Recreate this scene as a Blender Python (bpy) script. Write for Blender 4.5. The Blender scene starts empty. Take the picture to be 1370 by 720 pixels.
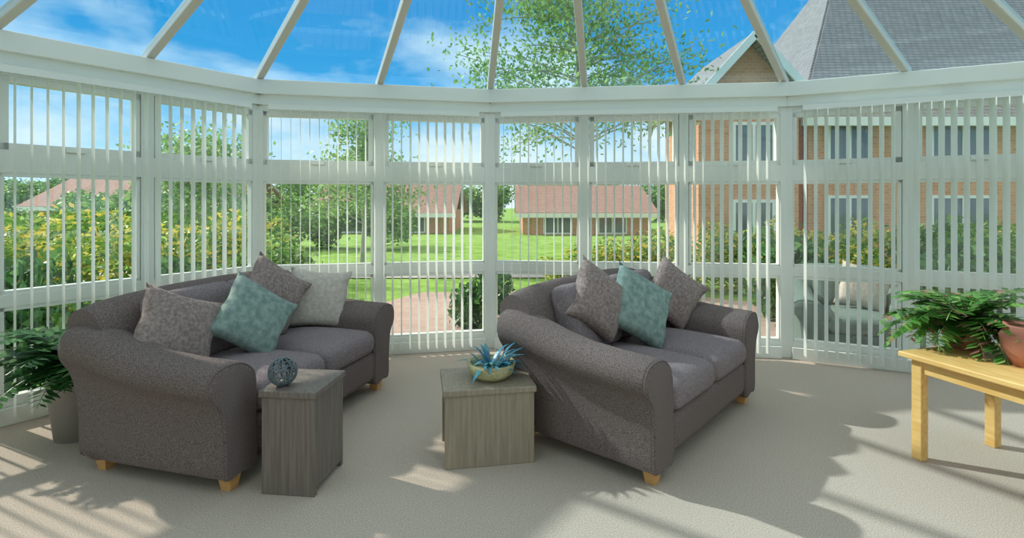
import bpy, bmesh, math, random
from mathutils import Vector, Matrix
random.seed(4)
S = bpy.context.scene
S.view_settings.view_transform = 'Standard'
S.view_settings.exposure = 0.1

# ---------------------------------------------------------------- materials
def newmat(name):
    m = bpy.data.materials.new(name); m.use_nodes = True
    nt = m.node_tree
    return m, nt, nt.nodes['Principled BSDF']
def plain(name, col, rough=0.5, spec=0.4, metallic=0):
    m, nt, b = newmat(name)
    b.inputs['Base Color'].default_value = (*col, 1); b.inputs['Roughness'].default_value = rough
    b.inputs['Specular IOR Level'].default_value = spec; b.inputs['Metallic'].default_value = metallic
    return m
def noisy(name, c1, c2, scale=50, rough=0.9, bump=0.3, detail=4, spec=0.2, stretch=(1,1,1), dist=0.01, lo=0.35, hi=0.65):
    m, nt, b = newmat(name)
    tc = nt.nodes.new('ShaderNodeTexCoord'); mp = nt.nodes.new('ShaderNodeMapping')
    mp.inputs['Scale'].default_value = stretch
    n = nt.nodes.new('ShaderNodeTexNoise'); n.inputs['Scale'].default_value = scale; n.inputs['Detail'].default_value = detail
    r = nt.nodes.new('ShaderNodeValToRGB'); r.color_ramp.elements[0].position = lo; r.color_ramp.elements[1].position = hi
    r.color_ramp.elements[0].color = (*c1, 1); r.color_ramp.elements[1].color = (*c2, 1)
    bp = nt.nodes.new('ShaderNodeBump'); bp.inputs['Strength'].default_value = bump; bp.inputs['Distance'].default_value = dist
    L = nt.links.new
    L(tc.outputs['Object'], mp.inputs[0]); L(mp.outputs[0], n.inputs['Vector']); L(n.outputs['Fac'], r.inputs[0])
    L(r.outputs[0], b.inputs['Base Color']); L(n.outputs['Fac'], bp.inputs['Height']); L(bp.outputs[0], b.inputs['Normal'])
    b.inputs['Roughness'].default_value = rough; b.inputs['Specular IOR Level'].default_value = spec
    return m
def glass(name, tint, refl=0.05):
    m = bpy.data.materials.new(name); m.use_nodes = True; nt = m.node_tree; nt.nodes.clear()
    o = nt.nodes.new('ShaderNodeOutputMaterial'); mx = nt.nodes.new('ShaderNodeMixShader')
    t = nt.nodes.new('ShaderNodeBsdfTransparent'); g = nt.nodes.new('ShaderNodeBsdfGlossy')
    t.inputs[0].default_value = (*tint, 1); g.inputs['Roughness'].default_value = 0.01; g.inputs[0].default_value = (0.9, 0.95, 1, 1)
    mx.inputs[0].default_value = refl
    nt.links.new(t.outputs[0], mx.inputs[1]); nt.links.new(g.outputs[0], mx.inputs[2]); nt.links.new(mx.outputs[0], o.inputs[0])
    return m
def brickmat(name, c1, c2, mortar, scale=4.0, axis='XZ', bw=0.5, rh=0.25, ms=0.02):
    m, nt, b = newmat(name)
    tc = nt.nodes.new('ShaderNodeTexCoord'); sp = nt.nodes.new('ShaderNodeSeparateXYZ'); cb = nt.nodes.new('ShaderNodeCombineXYZ')
    ad = nt.nodes.new('ShaderNodeMath'); ad.operation = 'ADD'
    br = nt.nodes.new('ShaderNodeTexBrick'); br.inputs['Scale'].default_value = scale
    br.inputs['Color1'].default_value = (*c1, 1); br.inputs['Color2'].default_value = (*c2, 1); br.inputs['Mortar'].default_value = (*mortar, 1)
    br.inputs['Mortar Size'].default_value = ms; br.inputs['Brick Width'].default_value = bw; br.inputs['Row Height'].default_value = rh
    L = nt.links.new; L(tc.outputs['Object'], sp.inputs[0])
    if axis == 'XZ':
        L(sp.outputs[0], ad.inputs[0]); L(sp.outputs[1], ad.inputs[1]); L(ad.outputs[0], cb.inputs[0]); L(sp.outputs[2], cb.inputs[1])
    else:
        L(sp.outputs[0], cb.inputs[0]); L(sp.outputs[1], cb.inputs[1])
    L(cb.outputs[0], br.inputs['Vector']); L(br.outputs['Color'], b.inputs['Base Color']); b.inputs['Roughness'].default_value = 0.9
    return m
def leafmat(name, cols, rough=0.5, trans=0.3):
    m, nt, b = newmat(name)
    g = nt.nodes.new('ShaderNodeNewGeometry'); r = nt.nodes.new('ShaderNodeValToRGB'); r.color_ramp.interpolation = 'CONSTANT'
    els = r.color_ramp.elements
    els[0].position = 0; els[0].color = (*cols[0][1], 1); els[1].position = cols[1][0]; els[1].color = (*cols[1][1], 1)
    for p, c in cols[2:]:
        e = els.new(p); e.color = (*c, 1)
    tr = nt.nodes.new('ShaderNodeBsdfTranslucent'); mx = nt.nodes.new('ShaderNodeMixShader'); mx.inputs[0].default_value = trans
    L = nt.links.new; L(g.outputs['Random Per Island'], r.inputs[0]); L(r.outputs[0], b.inputs['Base Color']); L(r.outputs[0], tr.inputs[0])
    L(b.outputs[0], mx.inputs[1]); L(tr.outputs[0], mx.inputs[2]); L(mx.outputs[0], nt.nodes['Material Output'].inputs[0])
    b.inputs['Roughness'].default_value = rough
    return m
def woodmat(name, c1, c2, scale=8, stretch=(1, 1, 12), rough=0.45):
    return noisy(name, c1, c2, scale=scale, rough=rough, bump=0.05, stretch=stretch, spec=0.4, dist=0.003, lo=0.3, hi=0.7)

M_upvc = plain('white_upvc', (0.78, 0.80, 0.76), 0.35)
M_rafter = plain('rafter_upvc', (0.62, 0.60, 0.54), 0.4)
M_glass = glass('clear_glazing', (0.90, 0.95, 0.93), 0.09)
M_roofglass = glass('blue_solar_glazing', (0.66, 0.84, 0.92), 0.06)
M_carpet = noisy('beige_carpet', (0.36, 0.295, 0.245), (0.60, 0.515, 0.44), scale=200, rough=1, bump=0.6, detail=6, spec=0.03, dist=0.003)
M_plaster = plain('cream_plaster', (0.82, 0.76, 0.66), 0.9)
M_sofa = noisy('taupe_tweed', (0.070, 0.053, 0.050), (0.245, 0.195, 0.185), scale=230, rough=0.95, bump=0.5, detail=5, spec=0.1, dist=0.002, stretch=(1, 1, 1.6))
M_sofac = noisy('taupe_tweed_cushion', (0.125, 0.100, 0.108), (0.31, 0.255, 0.265), scale=230, rough=0.95, bump=0.4, detail=5, spec=0.1, dist=0.002)
M_mauve = noisy('mauve_cushion_fabric', (0.20, 0.15, 0.14), (0.34, 0.27, 0.25), scale=60, rough=0.9, bump=0.3)
M_pale = noisy('pale_cushion_fabric', (0.46, 0.41, 0.35), (0.58, 0.52, 0.46), scale=40, rough=0.9, bump=0.3)
M_teal = noisy('sage_teal_velvet', (0.15, 0.22, 0.205), (0.27, 0.35, 0.32), scale=30, rough=0.8, bump=0.3)
M_foot = woodmat('oak_foot', (0.60, 0.30, 0.10), (0.72, 0.42, 0.17))
M_tableL = woodmat('charcoal_greige_wood', (0.13, 0.105, 0.09), (0.22, 0.18, 0.155), scale=14, stretch=(6, 6, 0.25), rough=0.6)
M_tableC = woodmat('washed_greige_oak', (0.25, 0.205, 0.15), (0.36, 0.30, 0.225), scale=14, stretch=(5, 5, 0.3), rough=0.6)
M_pine = woodmat('golden_pine', (0.70, 0.40, 0.12), (0.84, 0.55, 0.21), scale=7, stretch=(1, 6, 6))

def blindmat():
    m, nt, b = newmat('blind_fabric')
    b.inputs['Base Color'].default_value = (0.84, 0.86, 0.82, 1); b.inputs['Roughness'].default_value = 0.8
    tr = nt.nodes.new('ShaderNodeBsdfTranslucent'); tr.inputs[0].default_value = (0.88, 0.91, 0.86, 1)
    mx = nt.nodes.new('ShaderNodeMixShader'); mx.inputs[0].default_value = 0.45
    nt.links.new(b.outputs[0], mx.inputs[1]); nt.links.new(tr.outputs[0], mx.inputs[2]); nt.links.new(mx.outputs[0], nt.nodes['Material Output'].inputs[0])
    return m
M_blind = blindmat()

# ---------------------------------------------------------------- mesh helpers
class MB:
    def __init__(s): s.v = []; s.f = []
    def box(s, c, ux, uy, uz, hx, hy, hz):
        c = Vector(c); ux = Vector(ux).normalized(); uy = Vector(uy).normalized(); uz = Vector(uz).normalized()
        n = len(s.v)
        for a, b, d in ((-1,-1,-1),(1,-1,-1),(1,1,-1),(-1,1,-1),(-1,-1,1),(1,-1,1),(1,1,1),(-1,1,1)):
            s.v.append(c + ux*hx*a + uy*hy*b + uz*hz*d)
        for q in ((0,3,2,1),(4,5,6,7),(0,1,5,4),(1,2,6,5),(2,3,7,6),(3,0,4,7)):
            s.f.append(tuple(n+i for i in q))
    def abox(s, x0, x1, y0, y1, z0, z1):
        s.box(((x0+x1)/2, (y0+y1)/2, (z0+z1)/2), (1,0,0), (0,1,0), (0,0,1), (x1-x0)/2, (y1-y0)/2, (z1-z0)/2)
    def beam(s, P, Q, w, h):
        P = Vector(P); Q = Vector(Q); d = (Q-P); side = d.cross(Vector((0,0,1)))
        up = side.cross(d)
        s.box((P+Q)/2, d, side, up, d.length/2, w/2, h/2)
    def poly(s, pts):
        n = len(s.v); s.v += [Vector(p) for p in pts]; s.f.append(tuple(range(n, n+len(pts))))
    def obj(s, name, mat, parent=None, smooth=False, bevel=0, seg=2):
        me = bpy.data.meshes.new(name); me.from_pydata(s.v, [], s.f); me.update()
        o = bpy.data.objects.new(name, me); S.collection.objects.link(o)
        if mat: me.materials.append(mat)
        if smooth:
            for p in me.polygons: p.use_smooth = True
        if bevel:
            md = o.modifiers.new('b', 'BEVEL'); md.width = bevel; md.segments = seg; md.limit_method = 'ANGLE'
        if parent: o.parent = parent
        return o
def empty(name, loc=(0,0,0), rz=0):
    o = bpy.data.objects.new(name, None); S.collection.objects.link(o); o.location = loc; o.rotation_euler = (0,0,rz); o.empty_display_size = .1
    return o

# ---------------------------------------------------------------- room plan
H = 1.32
B = Vector((-2.12, 4.35, 0)); C = Vector((-0.20, 4.75, 0)); D = Vector((2.33, 4.46, 0))
P0 = B + Vector((-0.593, -0.805, 0))*3.2
E = D + Vector((0.903, -0.429, 0))*2.55
LB = Vector((P0.x, -1.6, 0)); RB = Vector((E.x, -1.6, 0))
ZT = 2.30
APEX = Vector((0.1, 1.6, 3.25)); RIDGE = Vector((0.1, -1.6, 3.25))

fl = MB(); fl.poly([LB, RB, E, D, C, B, P0]); fl.obj('floor', M_carpet)

wn = [0]
def facet(name, P, Q, posts, room_center=Vector((0,1.5,0)), blinds=True, slat_rot=20, sw=.042):
    d = (Q-P).normalized(); n = Vector((-d.y, d.x, 0))
    if (room_center-P).dot(n) > 0: n = -n   # outward
    L = (Q-P).length; up = Vector((0,0,1))
    w = MB()
    def rail(z0, z1, th, off=0):
        w.box((P+Q)/2 + n*off + up*(z0+z1)/2, d, n, up, L/2, th, (z1-z0)/2)
    rail(0.0, 0.14, 0.035)
    rail(0.69, 0.77, 0.035)
    rail(1.49, 1.63, 0.035)
    rail(2.07, 2.13, 0.035)
    rail(2.12, ZT, 0.07)
    rail(2.20, ZT+0.02, 0.11)
    for t in posts:
        hw = 0.055 if t in (posts[0], posts[-1]) else 0.04
        w.box(P + d*t + up*1.06, d, n, up, hw, 0.04, 1.06)
    w.obj('wall_'+name, M_upvc, bevel=0.006)
    b = MB(); b.box((P+Q)/2 - n*0.055 + up*0.05, d, n, up, L/2-0.05, 0.012, 0.05); b.obj('baseboard_'+name, M_upvc, bevel=0.004)
    for a, c in zip(posts[:-1], posts[1:]):
        wn[0] += 1
        e = empty('window_%d' % wn[0])
        fr = MB(); gl = MB()
        a2, c2 = a+0.045, c-0.045
        for z0, z1, fw in ((0.14, 0.69, 0.02), (0.77, 1.49, 0.02), (1.63, 2.07, 0.04)):
            for t in (a2+fw/2, c2-fw/2):
                fr.box(P+d*t+up*(z0+z1)/2, d, n, up, fw/2, 0.03, (z1-z0)/2)
            for z in (z0+fw/2, z1-fw/2):
                fr.box(P+d*(a2+c2)/2+up*z, d, n, up, (c2-a2)/2, 0.03, fw/2)
            q = [P+d*a2+up*z0, P+d*c2+up*z0, P+d*c2+up*z1, P+d*a2+up*z1]; gl.poly(q)
        fr.box(P+d*(a+c)/2+up*1.645-n*0.04, d, n, up, 0.05, 0.012, 0.012)
        fr.obj('frame', M_upvc, e); gl.obj('pane', M_glass, e)
    if blinds:
        e = empty('vertical_blind')
        h = MB(); h.box((P+Q)/2 - n*0.13 + up*2.09, d, n, up, L/2-0.12, 0.022, 0.022); h.obj('headrail', M_upvc, e)
        s = MB(); t = 0.14
        ang = math.radians(slat_rot)
        while t < L-0.14:
            aa = ang + random.uniform(-0.05, 0.05)
            sd = n*math.cos(aa) + d*math.sin(aa); sn = sd.cross(up)
            c = P + d*t - n*0.13
            cols = []
            for i in range(5):
                u = (i-2)/2
                p = c + sd*u*sw + sn*(0.004*(1-u*u))
                cols.append(p)
            base = len(s.v)
            for p in cols: s.v.append(p+up*0.05)
            for p in cols: s.v.append(p+up*2.07)
            for i in range(4): s.f.append((base+i, base+i+1, base+6+i, base+5+i))
            t += 0.074
        s.obj('slats', M_blind, e, smooth=True)
facet('left', P0, B, [0, .8, 1.6, 2.4, 3.2], slat_rot=0, sw=.037)
facet('back_left', B, C, [0, 0.98, (C-B).length], slat_rot=-12, sw=.037)
facet('back', C, D, [0, .85, 1.7, (D-C).length], slat_rot=-10, sw=.036)
facet('right', D, E, [0, .85, 1.7, 2.55], slat_rot=-12, sw=.040)
facet('side_left', LB, P0, [0, 1.1, (P0-LB).length], blinds=False)
facet('side_right', E, RB, [0, 1.25, 2.5, 3.75, (RB-E).length], blinds=False)
w = MB(); w.abox(LB.x, RB.x, -1.75, -1.6, 0, 3.4); w.obj('wall_rear', M_plaster)

# roof
up = Vector((0,0,1))
def onseg(P, Q, ts):
    d = (Q-P).normalized(); return [P+d*t+up*(ZT+0.03) for t in ts]
bay = onseg(P0, B, [0, .8, 1.6, 2.4]) + onseg(B, C, [0, .98]) + onseg(C, D, [0, .85, 1.7]) + onseg(D, E, [0, .85, 1.7, 2.55])
roof = empty('glass_roof')
rb = MB(); rg = MB()
for p in bay: rb.beam(p, APEX, 0.055, 0.07)
rb.beam(APEX, RIDGE, 0.12, 0.12)
for i, (a, b2) in enumerate(zip(bay[:-1], bay[1:])): rg.poly([a, b2, APEX])
for side, X in ((-1, LB.x), (1, RB.x)):
    y0 = P0.y if side < 0 else E.y
    ys = [y0 + (-1.6-y0)*k/5 for k in range(6)]
    zs = ZT+0.03
    for y in ys[1:]:
        yr = APEX.y + (RIDGE.y-APEX.y)*(y0-y)/(y0+1.6)
        rb.beam((X, y, zs), (0.1, yr, 3.25), 0.055, 0.07)
    rg.poly([(X, y0, zs), (X, -1.6, zs), RIDGE, APEX])
rb.obj('rafters', M_rafter, roof, bevel=0.008); rg.obj('roof_panes', M_roofglass, roof)
bm = bmesh.new(); bmesh.ops.create_cone(bm, cap_ends=True, segments=20, radius1=0.16, radius2=0.10, depth=0.12)
me = bpy.data.meshes.new('boss'); bm.to_mesh(me); bm.free(); o = bpy.data.objects.new('boss', me); S.collection.objects.link(o); o.location = APEX; o.parent = roof; me.materials.append(M_upvc)

# ---------------------------------------------------------------- soft shapes
def pillow(name, w, h, t, mat, parent=None, pinch=0.12, n=14, loc=(0,0,0), rot=(0,0,0)):
    mb = MB()
    def P(u, v, sgn):
        r = (1-abs(u)**2.4)*(1-abs(v)**2.4)
        edge = 1 - pinch*(1-abs(u)**2)*abs(v)**3
        edge2 = 1 - pinch*(1-abs(v)**2)*abs(u)**3
        x = u*w/2*edge2; z = v*h/2*edge
        y = sgn*t/2*max(r, 0)**0.42
        return (x + 0.004*math.sin(9*v), y*(1+0.05*math.sin(5*u+3*v)), z)
    for sgn in (-1, 1):
        b = len(mb.v)
        for i in range(n+1):
            for j in range(n+1):
                mb.v.append(Vector(P(-1+2*i/n, -1+2*j/n, sgn)))
        for i in range(n):
            for j in range(n):
                q = (b+i*(n+1)+j, b+(i+1)*(n+1)+j, b+(i+1)*(n+1)+j+1, b+i*(n+1)+j+1)
                mb.f.append(q if sgn < 0 else q[::-1])
    o = mb.obj(name, mat, parent, smooth=True)
    bm = bmesh.new(); bm.from_mesh(o.data); bmesh.ops.remove_doubles(bm, verts=bm.verts, dist=1e-4); bm.to_mesh(o.data); bm.free()
    o.location = loc; o.rotation_euler = rot
    return o
def puffy(name, x0, x1, y0, y1, z0, z1, mat, parent, crown=0.02, n=12):
    bm = bmesh.new(); bmesh.ops.create_cube(bm, size=2)
    bmesh.ops.subdivide_edges(bm, edges=bm.edges, cuts=n, use_grid_fill=True)
    hx, hy, hz = (x1-x0)/2, (y1-y0)/2, (z1-z0)/2
    r = min(hz, hy, 0.065)
    for v in bm.verts:
        p = Vector((v.co.x*hx, v.co.y*hy, v.co.z*hz))
        c = Vector((max(-hx+r, min(hx-r, p.x)), max(-hy+r, min(hy-r, p.y)), max(-hz+r, min(hz-r, p.z))))
        dd = p-c
        if dd.length > 1e-6: p = c + dd.normalized()*r
        u, v2 = p.x/hx, p.y/hy
        p.z += crown*(1-u*u)*(1-v2*v2)*(1 if p.z > 0 else 0)
        v.co = p + Vector(((x0+x1)/2, (y0+y1)/2, (z0+z1)/2))
    me = bpy.data.meshes.new(name); bm.to_mesh(me); bm.free()
    for p in me.polygons: p.use_smooth = True
    me.materials.append(mat); o = bpy.data.objects.new(name, me); S.collection.objects.link(o); o.parent = parent
    return o
def loft(name, sections, mat, parent):
    mb = MB(); m = len(sections[0])
    for s in sections: mb.v += [Vector(p) for p in s]
    for i in range(len(sections)-1):
        for j in range(m):
            k = (j+1) % m
            mb.f.append((i*m+j, i*m+k, (i+1)*m+k, (i+1)*m+j))
    mb.f.append(tuple(range(m))[::-1]); mb.f.append(tuple((len(sections)-1)*m+j for j in range(m)))
    o = mb.obj(name, mat, parent, smooth=True)
    bm = bmesh.new(); bm.from_mesh(o.data); bmesh.ops.recalc_face_normals(bm, faces=bm.faces); bm.to_mesh(o.data); bm.free()
    md = o.modifiers.new('e', 'EDGE_SPLIT'); md.split_angle = math.radians(50)
    return o
def crv(pts, n=28):
    out = []; N = len(pts)
    per = max(2, n//N+1)
    for i in range(N):
        p0, p1, p2, p3 = [Vector(pts[(i+k-1) % N]) for k in range(4)]
        for k in range(per):
            t = k/per
            out.append(0.5*((2*p1)+(p2-p0)*t+(2*p0-5*p1+4*p2-p3)*t*t+(-p0+3*p1-3*p2+p3)*t**3))
    return out
def tube(name, pts, r, mat, parent):
    cu = bpy.data.curves.new(name, 'CURVE'); cu.dimensions = '3D'; cu.bevel_depth = r; cu.bevel_resolution = 2
    sp = cu.splines.new('POLY'); sp.points.add(len(pts)-1); sp.use_cyclic_u = True
    for i, p in enumerate(pts): sp.points[i].co = (*p, 1)
    o = bpy.data.objects.new(name, cu); S.collection.objects.link(o); o.parent = parent; cu.materials.append(mat); return o

def sofa(name, loc, rz, L=1.45, seats=2, m1=None, m2=None):
    m1 = m1 or M_sofa; m2 = m2 or M_sofac
    e = empty(name, loc, rz)
    aw = 0.21
    b = MB(); b.abox(0.05, L-0.05, 0.03, 0.84, 0.09, 0.31); b.obj('plinth', m1, e, bevel=0.02, seg=3)
    prof = [(-aw, .08), (-aw, .30), (-aw, .47), (-aw+.015, .545), (-.13, .60), (-.05, .615), (.035, .60), (.075, .545), (.065, .49), (.025, .44), (0.0, .36), (-.012, .22), (-.02, .08), (-.11, .08)]
    prof = crv([Vector((a, z)) for a, z in prof], 40)
    for side in (0, 1):
        secs = []
        for y, sc, inn in ((0.0, .93, .90), (0.012, .95, .98), (0.03, .96, 1.0), (.2, .97, 1), (.4, 1.0, 1), (.55, 1.06, 1), (.68, 1.15, .98), (.78, 1.22, .92), (.86, 1.25, .84), (.89, 1.24, .78)):
            s = []
            for p in prof:
                a = -aw/2 + (p.x+aw/2)*inn; z = .08 + (p.y-.08)*sc*(inn**.3)
                k = max(0, min(1, (z-.3)/.5)) if y > .5 else 0
                yy = y + k*0.07*max(0, (y-.5)/.43)
                s.append((-a if side == 0 else L + a, yy, z))
            secs.append(s)
        loft('arm_%d' % side, secs, m1, e)
        tube('arm_piping_%d' % side, [(p[0], .012, p[2]) for p in secs[1]], .004, m1, e)
    bp = [(.70, .10), (.68, .35), (.70, .60), (.75, .76), (.80, .82), (.86, .845), (.93, .82), (.965, .765), (.95, .70), (.91, .60), (.88, .40), (.865, .10)]
    bp = crv([Vector(p) for p in bp], 40)
    secs = []
    for i in range(17):
        u = -1 + 2*i/16
        x = L/2 + u*(L/2-0.03); sc = 1 - 0.05*abs(u)**3
        if abs(u) == 1: sc -= .015
        secs.append([(x, p.x, .1+(p.y-.1)*sc) for p in bp])
    loft('backrest', secs, m1, e)
    iw = L - 2*aw; h = iw/seats
    for k in range(seats):
        x0 = aw + k*h
        puffy('seat_cushion_%d' % (k+1), x0+.004, x0+h-.004, -.02, .66, .29, .45, m2, e, crown=.03)
        o = puffy('back_cushion_%d' % (k+1), x0+.006, x0+h-.006, -.075, .085, -.20, .21, m2, e, crown=.0)
        o.location = (0, .655, .635); o.rotation_euler = (math.radians(-13), 0, 0)
    puffy('front_rail', aw-.02, L-aw+.02, .0, .08, .10, .30, m1, e, crown=0)
    ft = MB()
    for x in (.10, L-.10):
        for y in (.06, .80):
            n = len(ft.v)
            for z, r in ((0, .024), (.10, .040)):
                for a, b2 in ((-1,-1),(1,-1),(1,1),(-1,1)): ft.v.append(Vector((x+a*r, y+b2*r, z)))
            ft.f += [(n, n+3, n+2, n+1), (n+4, n+5, n+6, n+7)] + [(n+i, n+(i+1)%4, n+4+(i+1)%4, n+4+i) for i in range(4)]
    ft.obj('feet', M_foot, e)
    return e
sL = sofa('sofa', (-1.27, 2.30, 0), math.radians(75), 1.52)
sR = sofa('sofa', (0.64, 2.35, 0), math.radians(49), 1.50)
def place(sofa_e, x, y, z): 
    a = sofa_e.rotation_euler.z; l = sofa_e.location
    return (l.x + x*math.cos(a)-y*math.sin(a), l.y + x*math.sin(a)+y*math.cos(a), z)
def cush(se, x, y, z, mat, size=.44, tilt=-18, roll=8, yaw=0):
    o = pillow('throw_cushion', size, size, .15, mat, None, loc=place(se, x, y, z))
    o.rotation_euler = (Matrix.Rotation(se.rotation_euler.z+math.radians(yaw), 4, 'Z') @ Matrix.Rotation(math.radians(tilt), 4, 'X') @ Matrix.Rotation(math.radians(roll), 4, 'Y')).to_euler()
cush(sL, .28, .56, .65, M_mauve, .42, -20, 25, -15)
cush(sL, .96, .54, .72, M_mauve, .42, -16, 38, -20)
cush(sL, .64, .40, .65, M_teal, .42, -25, 40, -20)
cush(sL, 1.30, .44, .64, M_pale, .42, -16, 8, -50)
cush(sR, .46, .58, .74, M_mauve, .40, -16, 36, -10)
cush(sR, .76, .46, .67, M_teal, .44, -24, 33, -20)
cush(sR, 1.28, .48, .68, M_mauve, .40, -16, 38, -40)

# armchair standing on the patio, seen through the right-hand glazing
M_outfab = noisy('weathered_green_fabric', (.10, .16, .14), (.20, .27, .24), scale=150, rough=.95, bump=.3, dist=.002)
aC = sofa('garden_armchair', (2.66, 4.82, -.17), math.radians(-20), .98, seats=1, m1=M_outfab, m2=M_outfab)
cush(aC, .60, .42, .50, M_pale, .44, -20, 14, 0)

# ---------------------------------------------------------------- tables
def box_table(name, loc, rz, w, d, h, mat, th=.03):
    e = empty(name, loc, rz)
    b = MB(); b.abox(-.01, w+.01, -.01, d+.01, h-th, h); b.obj('top', mat, e, bevel=.004)
    b = MB()
    b.abox(0, w, 0, th*.8, 0.0, h-th)
    b.abox(0, w, d-th*.8, d, 0.0, h-th)
    b.obj('end_panels', mat, e, bevel=.003)
    b = MB(); b.abox(.0, th*.7, th*.8, d-th*.8, h-th-.05, h-th); b.abox(w-th*.7, w, th*.8, d-th*.8, .03, h-th)
    b.obj('side_panels', mat, e, bevel=.002)
    return e
t1 = box_table('side_table', (-1.13, 2.36, 0), math.radians(-6), .25, .30, .47, M_tableL)
t2 = box_table('coffee_table', (-.33, 2.57, 0), math.radians(10), .45, .34, .39, M_tableC)

e = empty('pine_table', (2.06, 2.70, 0), math.radians(-74))
w_, d_, h_ = .95, .58, .545
b = MB(); b.abox(-.04, w_, -.04, d_+.04, h_-.028, h_); b.obj('top', M_pine, e, bevel=.006)
b = MB()
for x in (0, w_-.09):
    for y in (0, d_-.05): b.abox(x, x+.05, y, y+.05, 0, h_-.028)
b.obj('legs', M_pine, e, bevel=.004)
b = MB(); b.abox(.05, w_-.09, .012, .032, h_-.10, h_-.028); b.abox(.05, w_-.09, d_-.032, d_-.012, h_-.10, h_-.028)
b.abox(.012, .032, .05, d_-.05, h_-.10, h_-.028); b.abox(w_-.07, w_-.05, .05, d_-.05, h_-.10, h_-.028); b.obj('aprons', M_pine, e, bevel=.002)

def twigball(name, loc, r, mat):
    cu = bpy.data.curves.new(name, 'CURVE'); cu.dimensions = '3D'; cu.bevel_depth = .0022; cu.bevel_resolution = 1
    for k in range(30):
        ax = Vector((random.gauss(0,1), random.gauss(0,1), random.gauss(0,1))).normalized()
        a = ax.orthogonal().normalized(); c = ax.cross(a)
        off = random.uniform(-.5, .5)
        rr = math.sqrt(1-off*off)*r
        sp = cu.splines.new('POLY'); sp.points.add(27); sp.use_cyclic_u = True
        for i in range(28):
            th = 2*math.pi*i/28
            p = ax*off*r + a*math.cos(th)*rr + c*math.sin(th)*rr
            sp.points[i].co = (*p, 1)
    o = bpy.data.objects.new(name, cu); S.collection.objects.link(o); o.location = loc; cu.materials.append(mat)
M_ball = plain('dark_blue_wicker', (.10, .13, .15), .35, .6)
twigball('decorative_ball', (-1.06, 2.42, .47+.065), .063, M_ball)

def lathe(name, prof, mat, parent=None, loc=(0,0,0), seg=32):
    mb = MB(); m = len(prof)
    for i in range(seg):
        a = 2*math.pi*i/seg
        for r, z in prof: mb.v.append(Vector((r*math.cos(a), r*math.sin(a), z)))
    for i in range(seg):
        for j in range(m-1):
            k = (i+1) % seg
            mb.f.append((i*m+j, k*m+j, k*m+j+1, i*m+j+1))
    o = mb.obj(name, mat, parent, smooth=True); o.location = loc; return o
def blades(mb, n, L0, L1, wid, spread, droop, origin=(0,0,0), seg=8, upmin=.5):
    for k in range(n):
        a = random.uniform(0, 2*math.pi); L = random.uniform(L0, L1)
        el = random.uniform(upmin, 1.35); w = wid*random.uniform(.7, 1.1)
        p = Vector(origin) + Vector((math.cos(a), math.sin(a), 0))*random.uniform(0, spread)
        side = Vector((-math.sin(a), math.cos(a), 0)); base = len(mb.v)
        for i in range(seg+1):
            t = i/seg; ww = w*math.sin(math.pi*(0.12+.88*t))**.7*.5 if t < 1 else 0.0005
            mb.v.append(p+side*ww); mb.v.append(p-side*ww)
            th = el - droop*t*1.6
            p = p + (Vector((math.cos(a), math.sin(a), 0))*math.cos(th) + up*math.sin(th))*L/seg
        for i in range(seg): mb.f.append((base+2*i, base+2*i+1, base+2*i+3, base+2*i+2))
def fronds(mb, n, L0, L1, leaf, droop, origin=(0,0,0), upmin=.4, step=.022, amin=0, amax=6.283):
    """arching stems carrying paired leaflets"""
    for k in range(n):
        a = random.uniform(amin, amax); L = random.uniform(L0, L1); el = random.uniform(upmin, 1.4)
        out = Vector((math.cos(a), math.sin(a), 0)); side = Vector((-math.sin(a), math.cos(a), 0)); p = Vector(origin); m = int(L/step)
        for i in range(m):
            t = i/m; th = el - droop*t*1.7; d = out*math.cos(th) + up*math.sin(th)
            q = p + d*step; b = len(mb.v)
            mb.v += [p+side*.002, p-side*.002, q-side*.002, q+side*.002]; mb.f.append((b, b+1, b+2, b+3))
            if i > 1:
                for sg in (-1, 1):
                    l = leaf*(.55+.9*math.sin(math.pi*min(1, t*.9+.1)))*random.uniform(.8, 1.2)
                    dv = (side*sg + d*.5 + up*random.uniform(-.3, .1)).normalized(); wv = dv.cross(side*sg*.3 + up).normalized()*l*.24
                    b = len(mb.v); mb.v += [p, p+dv*l*.45+wv, p+dv*l, p+dv*l*.45-wv]; mb.f.append((b, b+1, b+2, b+3))
            p = q
M_blueleaf = leafmat('blue_green_leaf', [(0, (.05, .20, .32)), (.35, (.07, .30, .42)), (.7, (.20, .36, .26))], .35)
M_bowl = noisy('woven_seagrass', (.34, .30, .15), (.56, .52, .32), scale=60, rough=.7, bump=.5, stretch=(1, 1, 3))
e = empty('potted_succulent', (-.11, 2.77, .39))
lathe('bowl', [(0, 0), (.08, 0), (.115, .03), (.13, .085), (.122, .085), (.10, .06), (0, .06)], M_bowl, e)
mb = MB(); blades(mb, 60, .08, .17, .022, .08, .75, (0, 0, .06), upmin=.3); mb.obj('leaves', M_blueleaf, e)

M_terra = plain('terracotta', (.50, .20, .14), .55)
M_house = leafmat('houseplant_leaf', [(0, (.07, .22, .04)), (.3, (.14, .36, .07)), (.6, (.28, .50, .12)), (.9, (.48, .24, .18))], .35)
e = empty('potted_houseplant', (2.40, 2.78, .545))
lathe('pot', [(0, 0), (.075, 0), (.10, .10), (.11, .10), (.11, .13), (.095, .13), (.09, .11), (0, .11)], M_terra, e)
mb = MB(); fronds(mb, 85, .24, .46, .06, .90, (0, 0, .11), upmin=.15); mb.obj('leaves', M_house, e)
e = empty('clay_pot', (2.44, 2.46, .545))
lathe('pot', [(0, 0), (.07, 0), (.105, .08), (.115, .14), (.09, .18), (.10, .195), (.08, .19), (.06, .1), (0, .02)], M_terra, e)

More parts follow.
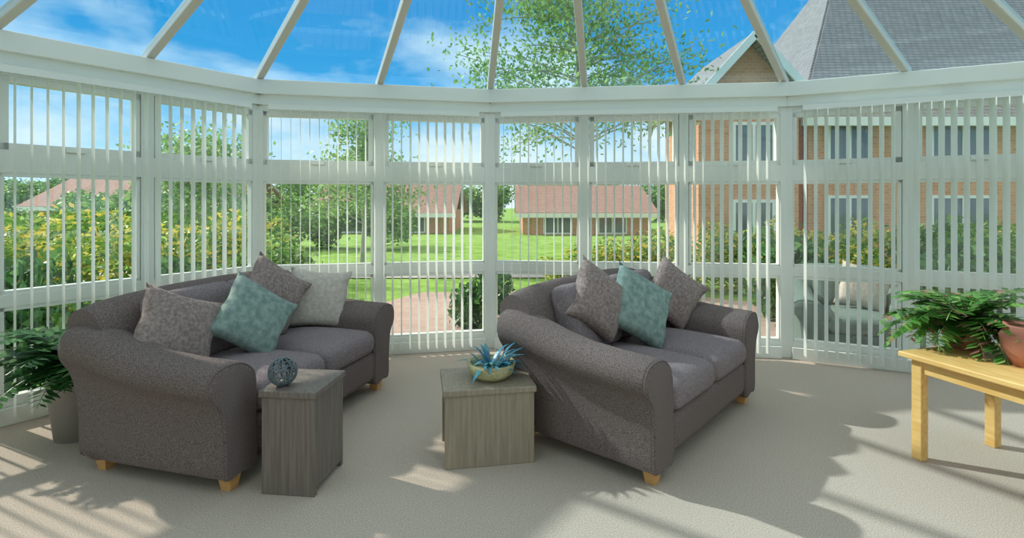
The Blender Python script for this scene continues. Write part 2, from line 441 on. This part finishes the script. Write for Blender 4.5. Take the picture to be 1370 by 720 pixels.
M_dark = leafmat('dark_evergreen_leaf', [(0, (.03, .11, .03)), (.4, (.07, .22, .06)), (.8, (.16, .36, .10))], .4)
e = empty('potted_fern', (-2.45, 2.96, 0))
lathe('pot', [(0, 0), (.11, 0), (.15, .34), (.16, .34), (.16, .38), (.14, .38), (.135, .35), (0, .35)], plain('glazed_planter', (.35, .33, .30), .3), e)
mb = MB(); fronds(mb, 85, .32, .54, .08, .80, (0, 0, .35), upmin=.5, step=.026); mb.obj('leaves', M_dark, e)

# ---------------------------------------------------------------- outdoors
M_lawn = noisy('lawn_grass', (.16, .32, .05), (.30, .48, .10), scale=3, rough=1, bump=.3, detail=8)
g = MB(); g.abox(-90, 90, -40, 120, -.3, -.2); g.obj('lawn', M_lawn)
M_pave = brickmat('patio_paving', (.46, .30, .25), (.54, .38, .31), (.38, .32, .28), scale=2.2, axis='XY', ms=.015)
g = MB(); g.poly([(-3.5, 4.2, -.17), (-1.5, 8.6, -.17), (2.2, 8.8, -.17), (6.5, 5.5, -.17), (5.2, 2, -.17), (-5, 1, -.17)]); g.obj('patio', M_pave)
g = MB(); g.poly([(-30, 9.9, -.18), (3, 10.4, -.18), (3, 11.4, -.18), (-30, 11.4, -.18)]); g.obj('garden_path', noisy('path_gravel', (.5, .46, .42), (.62, .58, .53), scale=20))

def foliage(name, n, leaf, flat=1.0, seed=1, shell=.55):
    rnd = random.Random(seed); mb = MB()
    lobes = [(Vector((rnd.uniform(-.55, .55), rnd.uniform(-.55, .55), rnd.uniform(.3, .8))), rnd.uniform(.3, .52)) for _ in range(9)]
    for k in range(n):
        c, r = rnd.choice(lobes)
        d = Vector((rnd.gauss(0,1), rnd.gauss(0,1), rnd.gauss(0,1))).normalized()
        p = c + d*r*(shell+(1-shell)*rnd.random()); p.z = abs(p.z)*flat
        a = Vector((rnd.gauss(0,1), rnd.gauss(0,1), rnd.gauss(0,.6))).normalized()
        b2 = a.cross(Vector((rnd.gauss(0,1), rnd.gauss(0,1), rnd.gauss(0,1)))).normalized(); s = leaf*rnd.uniform(.6, 1.3)
        i = len(mb.v)
        mb.v += [p-a*s, p+b2*s*.45, p+a*s, p-b2*s*.45]; mb.f.append((i, i+1, i+2, i+3))
    me = bpy.data.meshes.new(name); me.from_pydata(mb.v, [], mb.f); me.update(); return me
M_green = leafmat('shrub_leaf', [(0, (.08, .20, .04)), (.3, (.15, .33, .06)), (.65, (.27, .48, .10)), (.9, (.42, .60, .18))])
M_yellow = leafmat('yellow_flowering_leaf', [(0, (.10, .26, .05)), (.3, (.24, .44, .08)), (.55, (.48, .58, .10)), (.74, (.95, .74, .12))])
M_tree = leafmat('birch_leaf', [(0, (.16, .32, .08)), (.4, (.28, .48, .12)), (.8, (.44, .62, .22))], .5, .4)
me_g = [foliage('sg%d' % i, 4500, .05, seed=i) for i in range(3)]
for m in me_g: m.materials.append(M_green)
me_y = [foliage('sy%d' % i, 4500, .045, seed=10+i) for i in range(2)]
for m in me_y: m.materials.append(M_yellow)
me_d = foliage('sd', 2500, .085, seed=30); me_d.materials.append(M_dark)
def shrub(me, x, y, s, sz=None, name='garden_shrub', z=-.2):
    o = bpy.data.objects.new(name, me); S.collection.objects.link(o); o.location = (x, y, z)
    o.scale = (s, s, sz or s); o.rotation_euler = (0, 0, random.uniform(0, 6.28)); return o
G = lambda: random.choice(me_g)
Y = lambda: random.choice(me_y)
for x, y, s, sz in ((-3.9, 4.0, .5, .9), (-4.5, 3.2, .5, .95), (-3.4, 5.0, .5, .8)): shrub(me_d, x, y, s, sz)
for x, y, s, sz in ((-6.5, 5.2, 1.2, 1.25), (-5.4, 6.4, 1.2, 1.2), (-7.3, 7.2, 1.5, 1.4), (-4.6, 8.0, 1.2, 1.25), (-3.3, 7.2, .9, .95), (-8.2, 5.0, 1.5, 1.3)):
    shrub(Y() if random.random() < .85 else G(), x, y, s, sz)
for x, y, s, sz in ((.9, 9.5, .6, .5), (1.7, 9.2, .8, .8), (2.5, 8.6, .9, .95), (3.4, 8.8, 1.0, 1.05), (4.4, 8.6, 1.0, 1.1), (5.4, 8.0, 1.0, 1.1), (6.5, 7.6, 1.1, 1.15), (7.7, 7.2, 1.1, 1.2), (9.0, 6.6, 1.2, 1.3)):
    shrub(Y() if random.random() < .7 else G(), x, y, s, sz)
for x, y, s, sz in ((3.4, 6.4, .6, .95), (4.7, 5.3, .55, .9), (5.4, 4.6, .6, .9), (-.35, 6.3, .42, .62), (1.0, 6.2, .35, .55), (6.2, 4.2, .6, .95)): shrub(me_d, x, y, s, sz)
for i in range(30):
    x = -42 + i*2.9; shrub(G(), x+random.uniform(-1,1), 40+random.uniform(-3,3), 2.8, random.uniform(2.4, 3.8), 'tree_belt')
for i in range(9):
    shrub(G(), -20+i*2.0, 17+random.uniform(-1.2,1.2), 1.5, random.uniform(1.1, 1.7), 'hedge')

def tree(x, y, h, seed, cr=1.6, nb=34, z0f=.3):
    rnd = random.Random(seed); e = empty('birch_tree', (x, y, -.2))
    cu = bpy.data.curves.new('trunk', 'CURVE'); cu.dimensions = '3D'; cu.bevel_depth = .05; cu.bevel_resolution = 2
    def sp(pts, r0, r1):
        s = cu.splines.new('POLY'); s.points.add(len(pts)-1)
        for i, p in enumerate(pts): s.points[i].co = (*p, 1); s.points[i].radius = r0+(r1-r0)*i/(len(pts)-1)
    sp([(0,0,0), (.05, 0, h*.3), (-.05, .05, h*.6), (.05, 0, h)], 1.6, .3)
    lv = MB()
    for k in range(nb):
        z0 = h*rnd.uniform(z0f, .97); a = rnd.uniform(0, 6.28); L = cr*rnd.uniform(.5, 1.05)*(1.15-.5*z0/h)
        d = Vector((math.cos(a), math.sin(a), rnd.uniform(.2, .8)))
        pts = [Vector((0,0,z0)) + d*L*t + Vector((0,0,-.25*t*t*L)) for t in (0, .35, .7, 1)]
        sp(pts, .35, .1)
        for q in range(170):
            t = rnd.uniform(.3, 1.1); p = Vector((0,0,z0)) + d*L*t + Vector((rnd.gauss(0,.19), rnd.gauss(0,.19), rnd.gauss(0,.19)-.25*t*t*L))
            aa = Vector((rnd.gauss(0,1), rnd.gauss(0,1), rnd.gauss(0,1))).normalized(); b2 = aa.orthogonal().normalized(); s = rnd.uniform(.03, .06)
            i = len(lv.v); lv.v += [p-aa*s, p+b2*s*.6, p+aa*s, p-b2*s*.6]; lv.f.append((i, i+1, i+2, i+3))
    o = bpy.data.objects.new('trunk', cu); S.collection.objects.link(o); o.parent = e; cu.materials.append(plain('birch_bark', (.45, .42, .38), .8))
    lv.obj('leaves', M_tree, e)
tree(1.2, 9.4, 5.6, 5, 2.5, 66, .42)
tree(-3.6, 12.6, 3.2, 8, 1.4)
tree(-6.2, 10.5, 2.8, 12, 1.4)

M_brick = brickmat('red_brick', (.62, .25, .13), (.72, .33, .18), (.60, .44, .34), scale=3.5)
M_tile = brickmat('roof_tiles', (.30, .27, .27), (.38, .34, .33), (.18, .16, .16), scale=3.0, ms=.03)
M_tile2 = brickmat('red_roof_tiles', (.36, .20, .16), (.42, .25, .20), (.2, .13, .1), scale=3.0, ms=.03)
M_dglass = plain('dark_window_glass', (.10, .13, .17), .05, .8)
M_white = plain('painted_white', (.85, .85, .85), .5)
def house(name, x0, x1, y0, y1, zb, ze, zr, ridge='X', tile=M_tile, wins=(), ov=.35, hip=0.0):
    e = empty(name)
    b = MB(); b.abox(x0, x1, y0, y1, zb, ze)
    if ridge == 'Y':
        b.poly([(x0, y0, ze), (x1, y0, ze), ((x0+x1)/2, y0, zr-.08)])
    elif not hip:
        b.poly([(x0, y0, ze), (x0, y1, ze), (x0, (y0+y1)/2, zr-.08)])
    b.obj('walls', M_brick, e)
    r = MB()
    if ridge == 'X':
        m = (y0+y1)/2; a0, a1 = x0-ov, x1+ov; dz = ov*(zr-ze)/((y1-y0)/2)
        r.poly([(a0, y0-ov, ze-dz), (a1, y0-ov, ze-dz), (a1-hip, m, zr), (a0+hip, m, zr)]); r.poly([(a0, y1+ov, ze-dz), (a0+hip, m, zr), (a1-hip, m, zr), (a1, y1+ov, ze-dz)])
        if hip: r.poly([(a0, y1+ov, ze-dz), (a0, y0-ov, ze-dz), (a0+hip, m, zr)]); r.poly([(a1, y0-ov, ze-dz), (a1, y1+ov, ze-dz), (a1-hip, m, zr)])
    else:
        m = (x0+x1)/2; a0, a1 = y0-ov, y1+ov; dz = ov*(zr-ze)/((x1-x0)/2)
        r.poly([(x0-ov, a0, ze-dz), (m, a0, zr), (m, a1, zr), (x0-ov, a1, ze-dz)]); r.poly([(x1+ov, a0, ze-dz), (x1+ov, a1, ze-dz), (m, a1, zr), (m, a0, zr)])
    o = r.obj('roof', tile, e); md = o.modifiers.new('s', 'SOLIDIFY'); md.thickness = .12; md.offset = 0
    f = MB()
    if ridge == 'X': f.abox(x0-ov, x1+ov, y0-ov-.06, y0-ov+.02, ze-dz-.16, ze-dz+.04)
    else:
        f.beam((x0-ov, y0-ov-.02, ze-dz), ((x0+x1)/2, y0-ov-.02, zr), .05, .16); f.beam((x1+ov, y0-ov-.02, ze-dz), ((x0+x1)/2, y0-ov-.02, zr), .05, .16)
    g2 = MB()
    for wx0, wx1, wz0, wz1 in wins:
        yy = y0-.02
        f.abox(wx0-.07, wx1+.07, yy-.03, yy+.05, wz0-.07, wz0); f.abox(wx0-.07, wx1+.07, yy-.03, yy+.05, wz1, wz1+.07)
        for xx in (wx0-.035, (wx0+wx1)/2, wx1+.035): f.abox(xx-.035, xx+.035, yy-.03, yy+.05, wz0, wz1)
        g2.abox(wx0, wx1, yy-.01, yy+.01, wz0, wz1)
    f.obj('trim', M_white, e)
    if g2.v: g2.obj('glazing', M_dglass, e)
ZB = -.195
house('neighbour_house', 4.1, 6.3, 11.5, 14.0, ZB, 3.7, 4.9, 'Y', wins=((4.9, 5.7, 1.9, 3.0), (4.9, 5.7, .1, 1.3)))
house('neighbour_house', 6.9, 20, 12.2, 18.5, ZB, 3.7, 8.2, 'X', hip=3.0, wins=((7.4, 8.3, 2.0, 3.1), (9.8, 11.2, 2.0, 3.1), (7.4, 8.3, .2, 1.4), (9.8, 11.2, .2, 1.4)))
house('bungalow', -9.5, -3, 25, 31, ZB, .9, 2.3, 'X', M_tile2, wins=((-8.5, -7.2, -.1, .7), (-5.5, -4.2, -.1, .7)))
house('bungalow', .5, 6.3, 24, 30, ZB, .9, 2.1, 'X', M_tile2, wins=((1.5, 2.7, -.1, .7), (4.0, 5.2, -.1, .7)))
house('bungalow', -24, -14, 26, 32, ZB, 1.2, 2.6, 'X', M_tile2, wins=((-22, -20, 0, .9), (-18, -16, 0, .9)))

# ---------------------------------------------------------------- sky / sun
W = bpy.data.worlds.new('sky'); S.world = W; W.use_nodes = True; nt = W.node_tree; L = nt.links.new
bg = nt.nodes['Background']; tc = nt.nodes.new('ShaderNodeTexCoord'); sp = nt.nodes.new('ShaderNodeSeparateXYZ'); L(tc.outputs['Generated'], sp.inputs[0])
gr = nt.nodes.new('ShaderNodeValToRGB'); L(sp.outputs[2], gr.inputs[0])
els = gr.color_ramp.elements; els[0].position = 0.0; els[0].color = (.50, .66, .80, 1); els[1].position = .75; els[1].color = (.80, .75, .70, 1)
for p, c in ((.13, (.16, .40, .62)), (.22, (.03, .27, .52)), (.40, (.018, .21, .46)), (.52, (.45, .50, .56))):
    e2 = els.new(p); e2.color = (*c, 1)
mp = nt.nodes.new('ShaderNodeMapping'); mp.inputs['Scale'].default_value = (1.6, 1.6, 4.0); mp.inputs['Location'].default_value = (.80, .1, .0)
L(tc.outputs['Generated'], mp.inputs[0])
nz = nt.nodes.new('ShaderNodeTexNoise'); nz.inputs['Scale'].default_value = 1.9; nz.inputs['Detail'].default_value = 9; nz.inputs['Roughness'].default_value = .55; L(mp.outputs[0], nz.inputs['Vector'])
cr = nt.nodes.new('ShaderNodeValToRGB'); cr.color_ramp.elements[0].position = .44; cr.color_ramp.elements[1].position = .70; L(nz.outputs['Fac'], cr.inputs[0])
mx = nt.nodes.new('ShaderNodeMix'); mx.data_type = 'RGBA'; L(cr.outputs[0], mx.inputs['Factor']); L(gr.outputs[0], mx.inputs['A']); mx.inputs['B'].default_value = (.60, .66, .68, 1)
L(mx.outputs['Result'], bg.inputs[0]); bg.inputs[1].default_value = 1.6

sd = bpy.data.lights.new('sun', 'SUN'); sd.energy = 4.6; sd.angle = math.radians(1.2); sd.color = (1, .92, .82)
so = bpy.data.objects.new('sun', sd); S.collection.objects.link(so)
so.rotation_euler = Vector((.90, -.42, -.74)).to_track_quat('-Z', 'Y').to_euler()

cd = bpy.data.cameras.new('camera'); co = bpy.data.objects.new('camera', cd); S.collection.objects.link(co)
co.location = (0, 0, H); co.rotation_euler = (math.radians(90), 0, 0)
cd.sensor_width = 36; cd.lens = 700/1370*36; cd.shift_y = -90/1370; cd.clip_start = .05; cd.clip_end = 500
S.camera = co
